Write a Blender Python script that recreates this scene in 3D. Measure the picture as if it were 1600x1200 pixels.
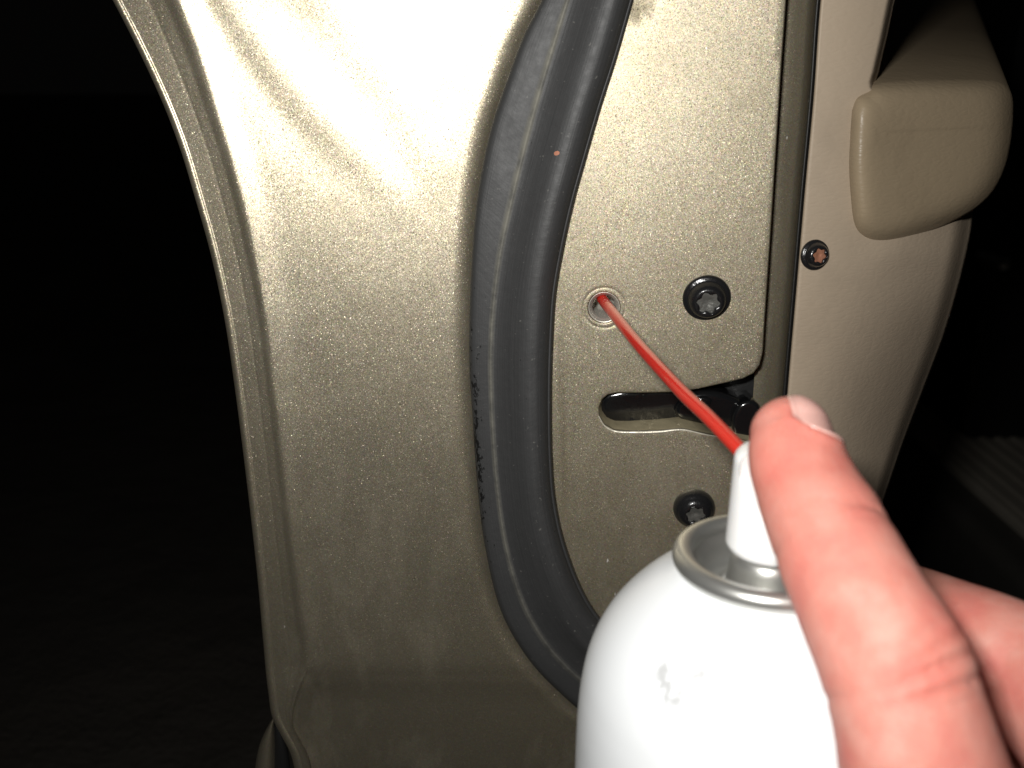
import bpy, bmesh, math, random
import numpy as np
from mathutils import Vector, Matrix, noise
from mathutils.geometry import delaunay_2d_cdt

# ------------------------------------------------------------------ camera, world, flash, exposure
for o in list(bpy.data.objects):
    bpy.data.objects.remove(o, do_unlink=True)
SC = bpy.context.scene
COL = SC.collection
PITCH = math.radians(17.0)
CAM_H = 800.0                       # mm above the ground
FPX = 1600 * 35.0 / 36.0            # focal length in photo pixels

cam_d = bpy.data.cameras.new('camera')
cam = bpy.data.objects.new('camera', cam_d)
COL.objects.link(cam)
cam.location = (0, 0, CAM_H / 1000)
cam.rotation_euler = (math.pi / 2 - PITCH, 0, 0)
cam_d.lens = 35.0
cam_d.sensor_width = 36.0
cam_d.clip_start = 0.01
cam_d.clip_end = 400.0
cam_d.dof.use_dof = True
cam_d.dof.focus_distance = 0.246
cam_d.dof.aperture_fstop = 20.0
SC.camera = cam

world = bpy.data.worlds.new('World')
SC.world = world
world.use_nodes = True
world.node_tree.nodes['Background'].inputs[0].default_value = (0.9, 0.85, 0.8, 1)
world.node_tree.nodes['Background'].inputs[1].default_value = 0.0012   # night: barely any ambient light

# the camera's own flash, up and left of the lens
fl_d = bpy.data.lights.new('camera_flash', 'AREA')
fl_d.shape = 'RECTANGLE'
fl_d.size = 0.020
fl_d.size_y = 0.010
fl_d.energy = 0.75
fl_d.color = (1.0, 0.983, 0.95)
fl = bpy.data.objects.new('camera_flash', fl_d)
COL.objects.link(fl)
fl.location = (-0.026, -0.008, CAM_H / 1000 + 0.031)
fl.rotation_euler = (math.pi / 2 - PITCH + math.radians(5), 0, math.radians(-3))

SC.view_settings.view_transform = 'Standard'
SC.view_settings.look = 'None'
SC.view_settings.exposure = 0.0
SC.view_settings.gamma = 1.0
SC.view_settings.use_curve_mapping = False
SC.render.engine = 'CYCLES'

# ------------------------------------------------------------------ helpers
CP, SP = math.cos(PITCH), math.sin(PITCH)

def W(px, py, Y):
    """photo pixel at world distance Y (mm ahead of the lens) -> mm point (x, y, z from the lens)"""
    u = (px - 800) / FPX; v = (600 - py) / FPX
    d = Y / (CP + v * SP)
    return np.array((u * d, Y, d * (v * CP - SP)))

def Dp(px, py, d):
    """photo pixel at depth d along the optical axis"""
    u = (px - 800) / FPX; v = (600 - py) / FPX
    return np.array((u * d, d * (CP + v * SP), d * (v * CP - SP)))

def onto(px, py, yf):
    Y = 240.0
    for _ in range(12):
        p = W(px, py, Y); Y = yf(p[0], p[2])
    return W(px, py, Y)

def spl(pts):
    """smooth curve value(key) through (key, value...) rows: cubic Hermite, monotone keys"""
    a = np.array(pts, float); k = a[:, 0]; v = a[:, 1:]
    m = np.gradient(v, k, axis=0)
    def f(t):
        i = int(np.clip(np.searchsorted(k, t) - 1, 0, len(k) - 2))
        h = k[i + 1] - k[i]; s = (t - k[i]) / h
        if s < 0: r = v[i] + m[i] * (t - k[i])
        elif s > 1: r = v[i + 1] + m[i + 1] * (t - k[i + 1])
        else:
            r = ((2*s**3 - 3*s*s + 1) * v[i] + (s**3 - 2*s*s + s) * h * m[i]
                 + (-2*s**3 + 3*s*s) * v[i + 1] + (s**3 - s*s) * h * m[i + 1])
        return r[0] if len(r) == 1 else r
    return f

def smooth01(x):
    x = min(1.0, max(0.0, x)); return x * x * (3 - 2 * x)

def empty(name, loc_mm, label, cat, group=None):
    o = bpy.data.objects.new(name, None)
    COL.objects.link(o)
    o.empty_display_size = 0.02
    o.location = (loc_mm[0] / 1000, loc_mm[1] / 1000, (loc_mm[2] + CAM_H) / 1000)
    o['label'] = label; o['category'] = cat
    if group: o['group'] = group
    return o

def origin_of(o):
    v = Vector((0, 0, 0))
    while o is not None:
        v += o.location; o = o.parent
    return v

def mk(name, verts, faces, mat, parent=None, smooth=True, uvs=None, recalc=True):
    """verts in mm relative to the lens; linked as one mesh under parent"""
    off = origin_of(parent) if parent else Vector((0, 0, 0))
    vs = [(v[0] / 1000 - off.x, v[1] / 1000 - off.y, (v[2] + CAM_H) / 1000 - off.z) for v in verts]
    me = bpy.data.meshes.new(name)
    me.from_pydata(vs, [], [tuple(f) for f in faces])
    me.update()
    if recalc:
        bm = bmesh.new(); bm.from_mesh(me)
        bmesh.ops.recalc_face_normals(bm, faces=bm.faces[:])
        bm.to_mesh(me); bm.free()
    if smooth:
        me.polygons.foreach_set('use_smooth', [True] * len(me.polygons))
    if uvs is not None:
        ul = me.uv_layers.new(name='uv')
        for lp in me.loops:
            ul.data[lp.index].uv = uvs[lp.vertex_index]
    me.materials.append(mat)
    o = bpy.data.objects.new(name, me)
    COL.objects.link(o)
    if parent: o.parent = parent
    return o

def gridfaces(nr, nc, wrap=False):
    f = []
    for r in range(nr - 1):
        for c in range(nc if wrap else nc - 1):
            c2 = (c + 1) % nc
            f.append((r*nc + c, r*nc + c2, (r+1)*nc + c2, (r+1)*nc + c))
    return f

def lathe(name, prof, centre, axis, mat, parent, n=64, mod=None):
    """prof: list of (radius, height) along the unit axis from centre (mm)"""
    ax = Vector(axis).normalized()
    a = ax.cross(Vector((0.13, 0.27, 0.95)) if abs(ax.z) < 0.8 else Vector((0, 1, 0))).normalized()
    b = ax.cross(a)
    V = []
    for i, (r, h) in enumerate(prof):
        for k in range(n):
            t = 2 * math.pi * k / n
            rr = mod(i, r, t) if mod else r
            p = Vector(centre) + ax * h + (a * math.cos(t) + b * math.sin(t)) * rr
            V.append(p)
    return mk(name, V, gridfaces(len(prof), n, True), mat, parent)

def inpoly(x, y, poly):
    c = False; j = len(poly) - 1
    for i in range(len(poly)):
        xi, yi = poly[i]; xj, yj = poly[j]
        if (yi > y) != (yj > y) and x < (xj - xi) * (y - yi) / (yj - yi) + xi: c = not c
        j = i
    return c

def densify(poly, step):
    out = []
    for i in range(len(poly)):
        a = np.array(poly[i]); b = np.array(poly[(i + 1) % len(poly)])
        n = max(1, int(np.linalg.norm(b - a) / step))
        for k in range(n): out.append(tuple(a + (b - a) * k / n))
    return out

def roundpoly(poly, it=2):
    for _ in range(it):
        q = []
        for i in range(len(poly)):
            a = np.array(poly[i]); b = np.array(poly[(i + 1) % len(poly)])
            q += [tuple(a * .75 + b * .25), tuple(a * .25 + b * .75)]
        poly = q
    return poly

def sheet(name, outline, holes, yf, mat, parent, step=2.0, rad=0.8, depth=9.0, extra=(), grid=True):
    """pressed sheet in the x-z plane: outline + holes (mm), front depth yf(x,z), rounded edges and walls going back"""
    loops = [densify(outline, step)] + [densify(h, 0.5) for h in holes]
    pts, edges = [], []
    for lp in loops:
        s = len(pts); pts += lp
        edges += [(s + i, s + (i + 1) % len(lp)) for i in range(len(lp))]
    nb = len(pts)
    xs = [p[0] for p in loops[0]]; zs = [p[1] for p in loops[0]]
    cand = list(extra)
    if grid:
        x = min(xs) + step / 2; r = 0
        while x < max(xs):
            z = min(zs) + (step / 2 if r % 2 else 0)
            while z < max(zs):
                cand.append((x, z)); z += step
            x += step * .87; r += 1
    P = np.array(pts)
    for c in cand:
        if inpoly(c[0], c[1], loops[0]) and not any(inpoly(c[0], c[1], h) for h in loops[1:]):
            if np.min((P[:, 0] - c[0])**2 + (P[:, 1] - c[1])**2) > (step * .35)**2 or c in extra:
                pts.append(c)
    res = delaunay_2d_cdt([Vector(p) for p in pts], edges, [], 0, 1e-5)
    ov, of = res[0], res[2]; ids = res[3]
    mp = {}
    for i, l in enumerate(ids):
        for q in l: mp[q] = i
    V = [(v.x, yf(v.x, v.y), v.y) for v in ov]
    F = []
    for f in of:
        cx = sum(ov[i].x for i in f) / len(f); cz = sum(ov[i].y for i in f) / len(f)
        if inpoly(cx, cz, loops[0]) and not any(inpoly(cx, cz, h) for h in loops[1:]): F.append(tuple(f))
    s = 0
    for li, lp in enumerate(loops):
        n = len(lp)
        area = sum(lp[i][0] * lp[(i+1) % n][1] - lp[(i+1) % n][0] * lp[i][1] for i in range(n))
        sg = (1 if area > 0 else -1) * (1 if li == 0 else -1)
        ring = [mp[s + i] for i in range(n)]
        nrm = []
        for i in range(n):
            a = np.array(lp[i - 1]); b = np.array(lp[(i + 1) % n]); t = b - a
            t = t / (np.linalg.norm(t) + 1e-9)
            nrm.append((t[1] * sg, -t[0] * sg))
        steps = [(rad * math.sin(a), rad * (1 - math.cos(a))) for a in (math.pi/8, math.pi/4, 3*math.pi/8, math.pi/2)]
        steps += [(rad, rad + 0.4), (rad, depth)]
        for (o, dy) in steps:
            nr = []
            for i in range(n):
                x, z = lp[i]
                V.append((x + nrm[i][0] * o, yf(x, z) + dy, z + nrm[i][1] * o)); nr.append(len(V) - 1)
            for i in range(n):
                j = (i + 1) % n
                F.append((ring[i], ring[j], nr[j], nr[i]))
            ring = nr
        s += n
    return mk(name, V, F, mat, parent)

# ------------------------------------------------------------------ materials
def newmat(name):
    m = bpy.data.materials.new(name); m.use_nodes = True
    nt = m.node_tree
    return m, nt, nt.nodes['Principled BSDF']

def N(nt, t, **kw):
    n = nt.nodes.new(t)
    for k, v in kw.items(): setattr(n, k, v)
    return n

def texco(nt, kind='Object'):
    return N(nt, 'ShaderNodeTexCoord').outputs[kind]

def noise_n(nt, vec, scale, detail=3.0, rough=0.55):
    n = N(nt, 'ShaderNodeTexNoise')
    n.inputs['Scale'].default_value = scale; n.inputs['Detail'].default_value = detail
    n.inputs['Roughness'].default_value = rough
    nt.links.new(vec, n.inputs['Vector'])
    return n.outputs['Fac']

def ramp(nt, fac, stops):
    r = N(nt, 'ShaderNodeValToRGB')
    e = r.color_ramp.elements
    while len(e) < len(stops): e.new(0.5)
    for i, (p, c) in enumerate(stops):
        e[i].position = p
        e[i].color = (c, c, c, 1) if isinstance(c, (int, float)) else (*c, 1)
    nt.links.new(fac, r.inputs['Fac'])
    return r.outputs['Color']

def mth(nt, op, a, b=None, c=None, clamp=False):
    n = N(nt, 'ShaderNodeMath', operation=op); n.use_clamp = clamp
    for i, x in enumerate((a, b, c)):
        if x is None: continue
        if isinstance(x, (int, float)): n.inputs[i].default_value = x
        else: nt.links.new(x, n.inputs[i])
    return n.outputs[0]

def mixc(nt, fac, a, b):
    n = N(nt, 'ShaderNodeMix', data_type='RGBA')
    for s, x in ((n.inputs['Factor'], fac), (n.inputs['A'], a), (n.inputs['B'], b)):
        if isinstance(x, (int, float)): s.default_value = x
        elif isinstance(x, tuple): s.default_value = (*x, 1)
        else: nt.links.new(x, s)
    return n.outputs['Result']

def bump(nt, h, dist_mm, strength=1.0, normal=None):
    b = N(nt, 'ShaderNodeBump')
    b.inputs['Strength'].default_value = strength
    b.inputs['Distance'].default_value = dist_mm / 1000
    nt.links.new(h, b.inputs['Height'])
    if normal is not None: nt.links.new(normal, b.inputs['Normal'])
    return b.outputs['Normal']

def vmath(nt, op, a, b=None, s=None):
    n = N(nt, 'ShaderNodeVectorMath', operation=op)
    for i, x in enumerate((a, b)):
        if x is None: continue
        if isinstance(x, tuple): n.inputs[i].default_value = x
        else: nt.links.new(x, n.inputs[i])
    if s is not None: n.inputs['Scale'].default_value = s
    return n.outputs['Vector']

def paint_mat(name, rough=0.32, coat=0.35, base=(0.435, 0.38, 0.268), grime=()):
    m, nt, b = newmat(name)
    co = texco(nt)
    def flakes(scale):
        v = N(nt, 'ShaderNodeTexVoronoi'); v.inputs['Scale'].default_value = scale
        nt.links.new(co, v.inputs['Vector'])
        return v.outputs['Color']
    f1 = vmath(nt, 'SUBTRACT', flakes(5600.0), (0.5, 0.5, 0.5))
    wn = N(nt, 'ShaderNodeSeparateColor'); nt.links.new(flakes(5000.0), wn.inputs[0])
    sc1 = mth(nt, 'MULTIPLY_ADD', mth(nt, 'POWER', wn.outputs[1], 6.0), 0.52, 0.10)
    sn = N(nt, 'ShaderNodeVectorMath', operation='SCALE')
    nt.links.new(f1, sn.inputs[0]); nt.links.new(sc1, sn.inputs['Scale'])
    fs = sn.outputs[0]
    geo = N(nt, 'ShaderNodeNewGeometry')
    low = noise_n(nt, co, 60.0, 2.0)
    bn = bump(nt, low, 0.25, 0.5)
    nn = vmath(nt, 'NORMALIZE', vmath(nt, 'ADD', bn, fs))
    # dirt film: uneven, dull grey-brown
    dirt = noise_n(nt, co, 28.0, 6.0, 0.65)
    dm = ramp(nt, dirt, [(0.42, 0.0), (0.75, 0.55)])
    v3 = N(nt, 'ShaderNodeTexVoronoi'); v3.inputs['Scale'].default_value = 3600.0
    nt.links.new(co, v3.inputs['Vector'])
    sep = N(nt, 'ShaderNodeSeparateColor'); nt.links.new(v3.outputs['Color'], sep.inputs[0])
    flk = mixc(nt, 0.08, base, v3.outputs['Color'])
    colr = mixc(nt, dm, flk, (0.34, 0.295, 0.215))
    # dry chalky wash marks and a few tiny nicks
    mpw = N(nt, 'ShaderNodeMapping'); mpw.inputs['Scale'].default_value = (1.0, 1.0, 0.35); nt.links.new(co, mpw.inputs[0])
    wash = ramp(nt, noise_n(nt, mpw.outputs[0], 75.0, 7.0, 0.7), [(0.50, 0.0), (0.74, 0.20)])
    nick = ramp(nt, noise_n(nt, mpw.outputs[0], 420.0, 2.0, 0.5), [(0.765, 0.0), (0.79, 0.8)])
    # oily smears round the latch, screws and hole
    for (gx_, gy_, gr_) in grime:
        gp = W(gx_, gy_, 240.5)
        dv = N(nt, 'ShaderNodeVectorMath', operation='DISTANCE')
        dv.inputs[1].default_value = ((gp[0] - 20) / 1000, (gp[1] - 250) / 1000, (gp[2] + 800) / 1000)
        nt.links.new(co, dv.inputs[0])
        near = mth(nt, 'SUBTRACT', 1.0, mth(nt, 'DIVIDE', dv.outputs['Value'], gr_ / 1000), clamp=True)
        gm = ramp(nt, mth(nt, 'MULTIPLY_ADD', near, 0.35, noise_n(nt, mpw.outputs[0], 330.0, 6.0, 0.7)), [(0.60, 0.0), (0.80, 0.65)])
        colr = mixc(nt, mth(nt, 'MULTIPLY', gm, mth(nt, 'MULTIPLY', near, 2.0, clamp=True)), colr, (0.10, 0.085, 0.055))
    colr = mixc(nt, wash, colr, (0.46, 0.42, 0.34))
    colr = mixc(nt, nick, colr, (0.75, 0.74, 0.70))
    nt.links.new(colr, b.inputs['Base Color'])
    nt.links.new(mth(nt, 'MULTIPLY_ADD', mth(nt, 'MAXIMUM', wash, nick), -0.6, 0.86), b.inputs['Metallic'])
    r = mth(nt, 'MULTIPLY_ADD', dirt, 0.20, rough)
    nt.links.new(r, b.inputs['Roughness'])
    nt.links.new(nn, b.inputs['Normal'])
    b.inputs['Coat Weight'].default_value = coat
    cr = ramp(nt, noise_n(nt, co, 90.0, 5.0), [(0.3, 0.10), (0.75, 0.3)])
    nt.links.new(cr, b.inputs['Coat Roughness'])
    nt.links.new(bn, b.inputs['Coat Normal'])
    return m
M_paint = paint_mat('champagne_metallic_paint')
M_jamb = paint_mat('champagne_base_coat', 0.385, 0.06, (0.395, 0.345, 0.238),
                   [(1003, 8, 6), (985, 20, 5), (1150, 590, 4)])       # shut faces carry no full clear coat

def plain(name, col, rough, metal=0.0, spec=0.5, coat=0.0, bumps=(), colvar=0.0, varscale=40.0, sss=0.0):
    m, nt, b = newmat(name)
    co = texco(nt)
    if colvar:
        n = noise_n(nt, co, varscale, 5.0)
        c = mixc(nt, n, tuple(x * (1 - colvar) for x in col), tuple(min(1, x * (1 + colvar)) for x in col))
        nt.links.new(c, b.inputs['Base Color'])
    else:
        b.inputs['Base Color'].default_value = (*col, 1)
    b.inputs['Roughness'].default_value = rough
    b.inputs['Metallic'].default_value = metal
    b.inputs['Specular IOR Level'].default_value = spec
    b.inputs['Coat Weight'].default_value = coat
    b.inputs['Coat Roughness'].default_value = 0.08
    nrm = None
    for (sc, mm, st) in bumps:
        nrm = bump(nt, noise_n(nt, co, sc, 4.0), mm, st, nrm)
    if nrm is not None: nt.links.new(nrm, b.inputs['Normal'])
    if sss:
        b.inputs['Subsurface Weight'].default_value = sss
        b.inputs['Subsurface Radius'].default_value = (1, 0.8, 0.6)
        b.inputs['Subsurface Scale'].default_value = 0.001
    return m

M_black = plain('black_oiled_steel', (0.012, 0.012, 0.013), 0.24, 0.0, 0.6, 0.2, [(700, 0.25, 0.6)])
M_blackd = plain('black_matte_plastic', (0.008, 0.008, 0.008), 0.5, bumps=[(500, 0.2, 0.5)])
M_grease = plain('greasy_black_plastic', (0.007, 0.0073, 0.008), 0.17, 0, 0.6, 0.3, [(110, 0.5, 0.4), (700, 0.12, 0.4)], 0.3, 300)
M_thread = plain('bright_thread_steel', (0.66, 0.64, 0.56), 0.36, 0.65, bumps=[(600, 0.1, 0.4)])
M_tin = plain('tinplate', (0.58, 0.58, 0.55), 0.33, 0.85, bumps=[(300, 0.06, 0.4)], colvar=0.1, varscale=150)
M_torx = plain('worn_socket_steel', (0.20, 0.20, 0.185), 0.45, 0.7, bumps=[(900, 0.3, 0.7)], colvar=0.5, varscale=600)
M_rust = plain('rusty_screw', (0.34, 0.15, 0.09), 0.6, 0.3, bumps=[(900, 0.3, 0.7)], colvar=0.5, varscale=500)
M_worn = plain('oily_worn_panel_edge', (0.40, 0.345, 0.22), 0.33, 0.45, bumps=[(500, 0.3, 0.6)], colvar=0.45, varscale=260)
M_nozzle = plain('white_nozzle_plastic', (0.86, 0.86, 0.85), 0.35, sss=0.15)
M_asphalt = plain('night_asphalt', (0.19, 0.17, 0.145), 0.9, bumps=[(90, 6, 0.8), (12, 20, 0.5)], colvar=0.5, varscale=3)
M_sill = plain('dusty_sill_plastic', (0.50, 0.455, 0.38), 0.6, bumps=[(30, 1.0, 0.3)], colvar=0.25, varscale=12)
M_silld = plain('dark_sill_plastic', (0.10, 0.094, 0.082), 0.6, colvar=0.3, varscale=14)

def trim_mat(name, col, rough):
    m, nt, b = newmat(name)
    co = texco(nt)
    v = N(nt, 'ShaderNodeTexVoronoi', feature='DISTANCE_TO_EDGE'); v.inputs['Scale'].default_value = 620.0
    w = N(nt, 'ShaderNodeMapping'); w.inputs['Scale'].default_value = (0.5, 0.5, 1.3)
    nz = noise_n(nt, co, 300.0, 3.0)
    wob = vmath(nt, 'ADD', co, vmath(nt, 'SCALE', N(nt, 'ShaderNodeTexNoise').outputs['Color'], s=0.0))
    nt.links.new(wob, w.inputs['Vector']); nt.links.new(w.outputs[0], v.inputs['Vector'])
    h = mth(nt, 'MULTIPLY_ADD', nz, 0.8, mth(nt, 'MINIMUM', v.outputs['Distance'], 0.25))
    nt.links.new(bump(nt, h, 0.28, 0.36), b.inputs['Normal'])
    n = noise_n(nt, co, 22.0, 6.0, 0.65)
    st = ramp(nt, noise_n(nt, co, 45.0, 4.0), [(0.55, 0.0), (0.72, 0.35)])
    c = mixc(nt, n, tuple(x * .90 for x in col), tuple(x * 1.1 for x in col))
    c = mixc(nt, st, c, tuple(x * .72 for x in col))
    nt.links.new(c, b.inputs['Base Color'])
    b.inputs['Roughness'].default_value = rough
    b.inputs['Specular IOR Level'].default_value = 0.35
    return m
M_trim = trim_mat('beige_grained_trim', (0.395, 0.318, 0.235), 0.55)
M_arm = trim_mat('tan_armrest_vinyl', (0.30, 0.235, 0.155), 0.38)

def rubber_mat():
    m, nt, b = newmat('weathered_black_rubber')
    co = texco(nt)
    uv = N(nt, 'ShaderNodeUVMap').outputs[0]
    sp = N(nt, 'ShaderNodeSeparateXYZ'); nt.links.new(uv, sp.inputs[0])
    U_, V_ = sp.outputs[0], sp.outputs[1]
    mp = N(nt, 'ShaderNodeMapping'); mp.inputs['Scale'].default_value = (26, 2.2, 1); nt.links.new(uv, mp.inputs[0])
    along = noise_n(nt, mp.outputs[0], 2.0, 5.0, 0.6)
    fine = noise_n(nt, co, 420.0, 5.0, 0.65)
    # dusty line on the seam
    d = mth(nt, 'ABSOLUTE', mth(nt, 'SUBTRACT', U_, 0.302))
    seam = mth(nt, 'SUBTRACT', 1.0, mth(nt, 'DIVIDE', d, 0.045), clamp=True)
    brk = ramp(nt, noise_n(nt, co, 220.0, 6.0, 0.7), [(0.30, 0.25), (0.60, 1.0)])
    seam = mth(nt, 'MULTIPLY', mth(nt, 'MULTIPLY', seam, brk), mth(nt, 'MULTIPLY_ADD', V_, -0.75, 1.05, clamp=True))
    # grey chalky film, more of it on the flat flange
    flat = mth(nt, 'SUBTRACT', 1.0, mth(nt, 'DIVIDE', mth(nt, 'SUBTRACT', U_, 0.24), 0.08), clamp=True)
    base = mixc(nt, mth(nt, 'MULTIPLY', along, 0.9), (0.024, 0.0242, 0.0248), (0.052, 0.0525, 0.053))
    base = mixc(nt, mth(nt, 'MULTIPLY', flat, 0.5), base, (0.041, 0.0415, 0.042))
    # lint and dust specks
    spk = ramp(nt, noise_n(nt, co, 900.0, 2.0), [(0.69, 0.0), (0.78, 0.8)])
    base = mixc(nt, mth(nt, 'MULTIPLY', spk, 0.35), base, (0.30, 0.29, 0.26))
    base = mixc(nt, seam, base, (0.24, 0.23, 0.19))
    # black smears where the film is rubbed off the flange, low on the strip
    win = mth(nt, 'MULTIPLY', ramp(nt, V_, [(0.42, 0.0), (0.52, 0.6), (0.64, 1.0), (0.75, 0.0)]),
              mth(nt, 'SUBTRACT', 1.0, mth(nt, 'DIVIDE', mth(nt, 'SUBTRACT', U_, 0.05), 0.16), clamp=True))
    mp2 = N(nt, 'ShaderNodeMapping'); mp2.inputs['Scale'].default_value = (1.0, 1.0, 0.55); nt.links.new(co, mp2.inputs[0])
    bl = noise_n(nt, mp2.outputs[0], 950.0, 3.0, 0.55)
    sm = mth(nt, 'GREATER_THAN', mth(nt, 'ADD', bl, mth(nt, 'MULTIPLY', win, 0.28)), 0.76)
    base = mixc(nt, sm, base, (0.004, 0.004, 0.004))
    # one small rust-orange speck on the bulb
    sv = N(nt, 'ShaderNodeVectorMath', operation='DISTANCE'); sv.inputs[1].default_value = (0.667, 0.288 * 10.5, 0)
    nt.links.new(vmath(nt, 'MULTIPLY', uv, (1, 10.5, 0)), sv.inputs[0])
    base = mixc(nt, mth(nt, 'LESS_THAN', mth(nt, 'ADD', sv.outputs['Value'], mth(nt, 'MULTIPLY', fine, 0.03)), 0.042), base, (0.42, 0.17, 0.10))
    nt.links.new(base, b.inputs['Base Color'])
    rg = mth(nt, 'MULTIPLY_ADD', fine, 0.25, 0.43)
    nt.links.new(mth(nt, 'MULTIPLY_ADD', seam, 0.3, rg), b.inputs['Roughness'])
    b.inputs['Specular IOR Level'].default_value = 0.5
    mp3 = N(nt, 'ShaderNodeMapping'); mp3.inputs['Scale'].default_value = (5, 150, 1); nt.links.new(uv, mp3.inputs[0])
    h = bump(nt, along, 0.10, 0.5)
    h = bump(nt, noise_n(nt, mp3.outputs[0], 1.0, 4.0, 0.6), 0.22, 0.25, h)
    nt.links.new(bump(nt, noise_n(nt, co, 500.0, 5.0, 0.6), 0.14, 0.5, h), b.inputs['Normal'])
    return m
M_rubber = rubber_mat()

def can_mat():
    m, nt, b = newmat('white_can_enamel')
    co = texco(nt)
    def blob(c, r):
        v = N(nt, 'ShaderNodeVectorMath', operation='DISTANCE'); v.inputs[1].default_value = c
        nt.links.new(co, v.inputs[0])
        return mth(nt, 'SUBTRACT', 1.0, mth(nt, 'DIVIDE', v.outputs['Value'], r), clamp=True)
    mpn = N(nt, 'ShaderNodeMapping'); mpn.inputs['Scale'].default_value = (1.0, 1.0, 0.45)
    mpn.inputs['Rotation'].default_value = (0, 0.5, 0)
    nt.links.new(co, mpn.inputs[0])
    n = noise_n(nt, mpn.outputs[0], 420.0, 4.0, 0.6)
    B = mth(nt, 'MAXIMUM', blob(SCUFF[0], 0.0046), blob(SCUFF[1], 0.0034))
    sc = mth(nt, 'MULTIPLY', ramp(nt, mth(nt, 'MULTIPLY_ADD', B, 0.16, n), [(0.58, 0.0), (0.68, 1.0)]), mth(nt, 'MULTIPLY', B, 2.5, clamp=True))
    grime = ramp(nt, noise_n(nt, co, 60.0, 6.0, 0.7), [(0.5, 0.0), (0.8, 0.08)])
    c = mixc(nt, grime, (0.78, 0.80, 0.815), (0.6, 0.58, 0.55))
    c = mixc(nt, mth(nt, 'MULTIPLY', sc, 0.58), c, (0.30, 0.30, 0.30))
    nt.links.new(c, b.inputs['Base Color'])
    b.inputs['Roughness'].default_value = 0.38
    b.inputs['Coat Weight'].default_value = 0.25
    b.inputs['Coat Roughness'].default_value = 0.25
    return m

def skin_mat():
    m, nt, b = newmat('skin')
    co = texco(nt)
    n1 = noise_n(nt, co, 130.0, 3.0, 0.55)
    n2 = noise_n(nt, co, 420.0, 4.0, 0.6)
    c = ramp(nt, n1, [(0.34, (0.575, 0.185, 0.15)), (0.52, (0.60, 0.24, 0.19)), (0.68, (0.625, 0.30, 0.245))])
    c = mixc(nt, ramp(nt, n2, [(0.45, 0.0), (0.7, 0.22)]), c, (0.54, 0.165, 0.13))
    at = N(nt, 'ShaderNodeAttribute', attribute_name='flush')
    c = mixc(nt, mth(nt, 'MULTIPLY', at.outputs['Fac'], 0.55), c, (0.55, 0.14, 0.105))
    c = mixc(nt, ramp(nt, noise_n(nt, co, 45.0, 2.0), [(0.45, 0.0), (0.7, 0.35)]), c, (0.60, 0.27, 0.215))
    nt.links.new(c, b.inputs['Base Color'])
    b.inputs['Roughness'].default_value = 0.55
    b.inputs['Specular IOR Level'].default_value = 0.28
    b.inputs['Subsurface Weight'].default_value = 0.35
    b.inputs['Subsurface Radius'].default_value = (1.0, 0.38, 0.22)
    b.inputs['Subsurface Scale'].default_value = 0.0022
    mp = N(nt, 'ShaderNodeMapping'); mp.inputs['Rotation'].default_value = (0.6, 0.4, 0.2)
    mp.inputs['Scale'].default_value = (1.0, 1.0, 2.2); nt.links.new(co, mp.inputs[0])
    v = N(nt, 'ShaderNodeTexVoronoi', feature='DISTANCE_TO_EDGE'); v.inputs['Scale'].default_value = 1050.0
    nt.links.new(mp.outputs[0], v.inputs['Vector'])
    h = bump(nt, mth(nt, 'MINIMUM', v.outputs['Distance'], 0.2), 0.24, 0.75)
    h = bump(nt, noise_n(nt, co, 260.0, 5.0, 0.6), 0.35, 0.5, h)
    nt.links.new(h, b.inputs['Normal'])
    return m
M_skin = skin_mat()
M_nail = plain('fingernail', (0.66, 0.385, 0.335), 0.30, 0, 0.5, 0.15, [(300, 0.1, 0.4)], 0.05, 120, 0.2)
M_nailtip = plain('nail_tip', (0.86, 0.74, 0.62), 0.35, 0, 0.5, 0.1, sss=0.1)

def straw_mat():
    m, nt, b = newmat('red_translucent_tube')
    b.inputs['Base Color'].default_value = (0.66, 0.022, 0.012, 1)
    b.inputs['Roughness'].default_value = 0.22
    b.inputs['Coat Weight'].default_value = 0.3
    b.inputs['Subsurface Weight'].default_value = 0.3
    b.inputs['Subsurface Radius'].default_value = (1.0, 0.1, 0.05)
    b.inputs['Subsurface Scale'].default_value = 0.0015
    return m
M_straw = straw_mat()

# ------------------------------------------------------------------ setting: ground
S = 60000.0
g = mk('ground', [(-S, -S, -CAM_H), (S, -S, -CAM_H), (S, S, -CAM_H), (-S, S, -CAM_H)], [(0, 1, 2, 3)], M_asphalt, smooth=False)
g['kind'] = 'structure'

# ------------------------------------------------------------------ the car door
door = empty('car', (20, 250, -800), 'champagne metallic car, its open door showing a black rubber seal and beige trim', 'car')

Y0 = 243.0
# key curves in the photograph: hem edge, crease, seal
c_edge = spl([(-80, 133), (0, 176), (60, 207), (120, 236), (180, 262), (240, 284), (300, 302), (400, 330), (500, 351),
              (600, 366), (700, 379), (800, 391), (900, 402), (1000, 411), (1080, 419), (1125, 427), (1150, 440), (1175, 453), (1210, 462), (1280, 470)])
c_crease = spl([(-80, 250), (0, 281), (83, 311), (160, 335), (233, 358), (300, 377), (383, 396), (475, 414), (575, 426), (700, 441),
                (850, 458), (960, 473), (1045, 481), (1075, 468), (1120, 456), (1150, 458), (1200, 476), (1280, 490)])
sealL = [(876, -70), (858, -35), (846, 0), (816, 60), (790, 130), (767, 200), (750, 280), (741, 350), (735, 450), (733, 560), (738, 650), (745, 750), (757, 850), (781, 950), (820, 1022), (868, 1076), (935, 1130), (1020, 1165)]
sealS = [(916, -70), (898, -35), (886, 0), (861, 80), (836, 165), (815, 245), (797, 320), (781, 395), (770, 480), (766, 560), (768, 650), (775, 750), (789, 850), (813, 935), (848, 1000), (892, 1050), (955, 1100), (1035, 1135)]
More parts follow.
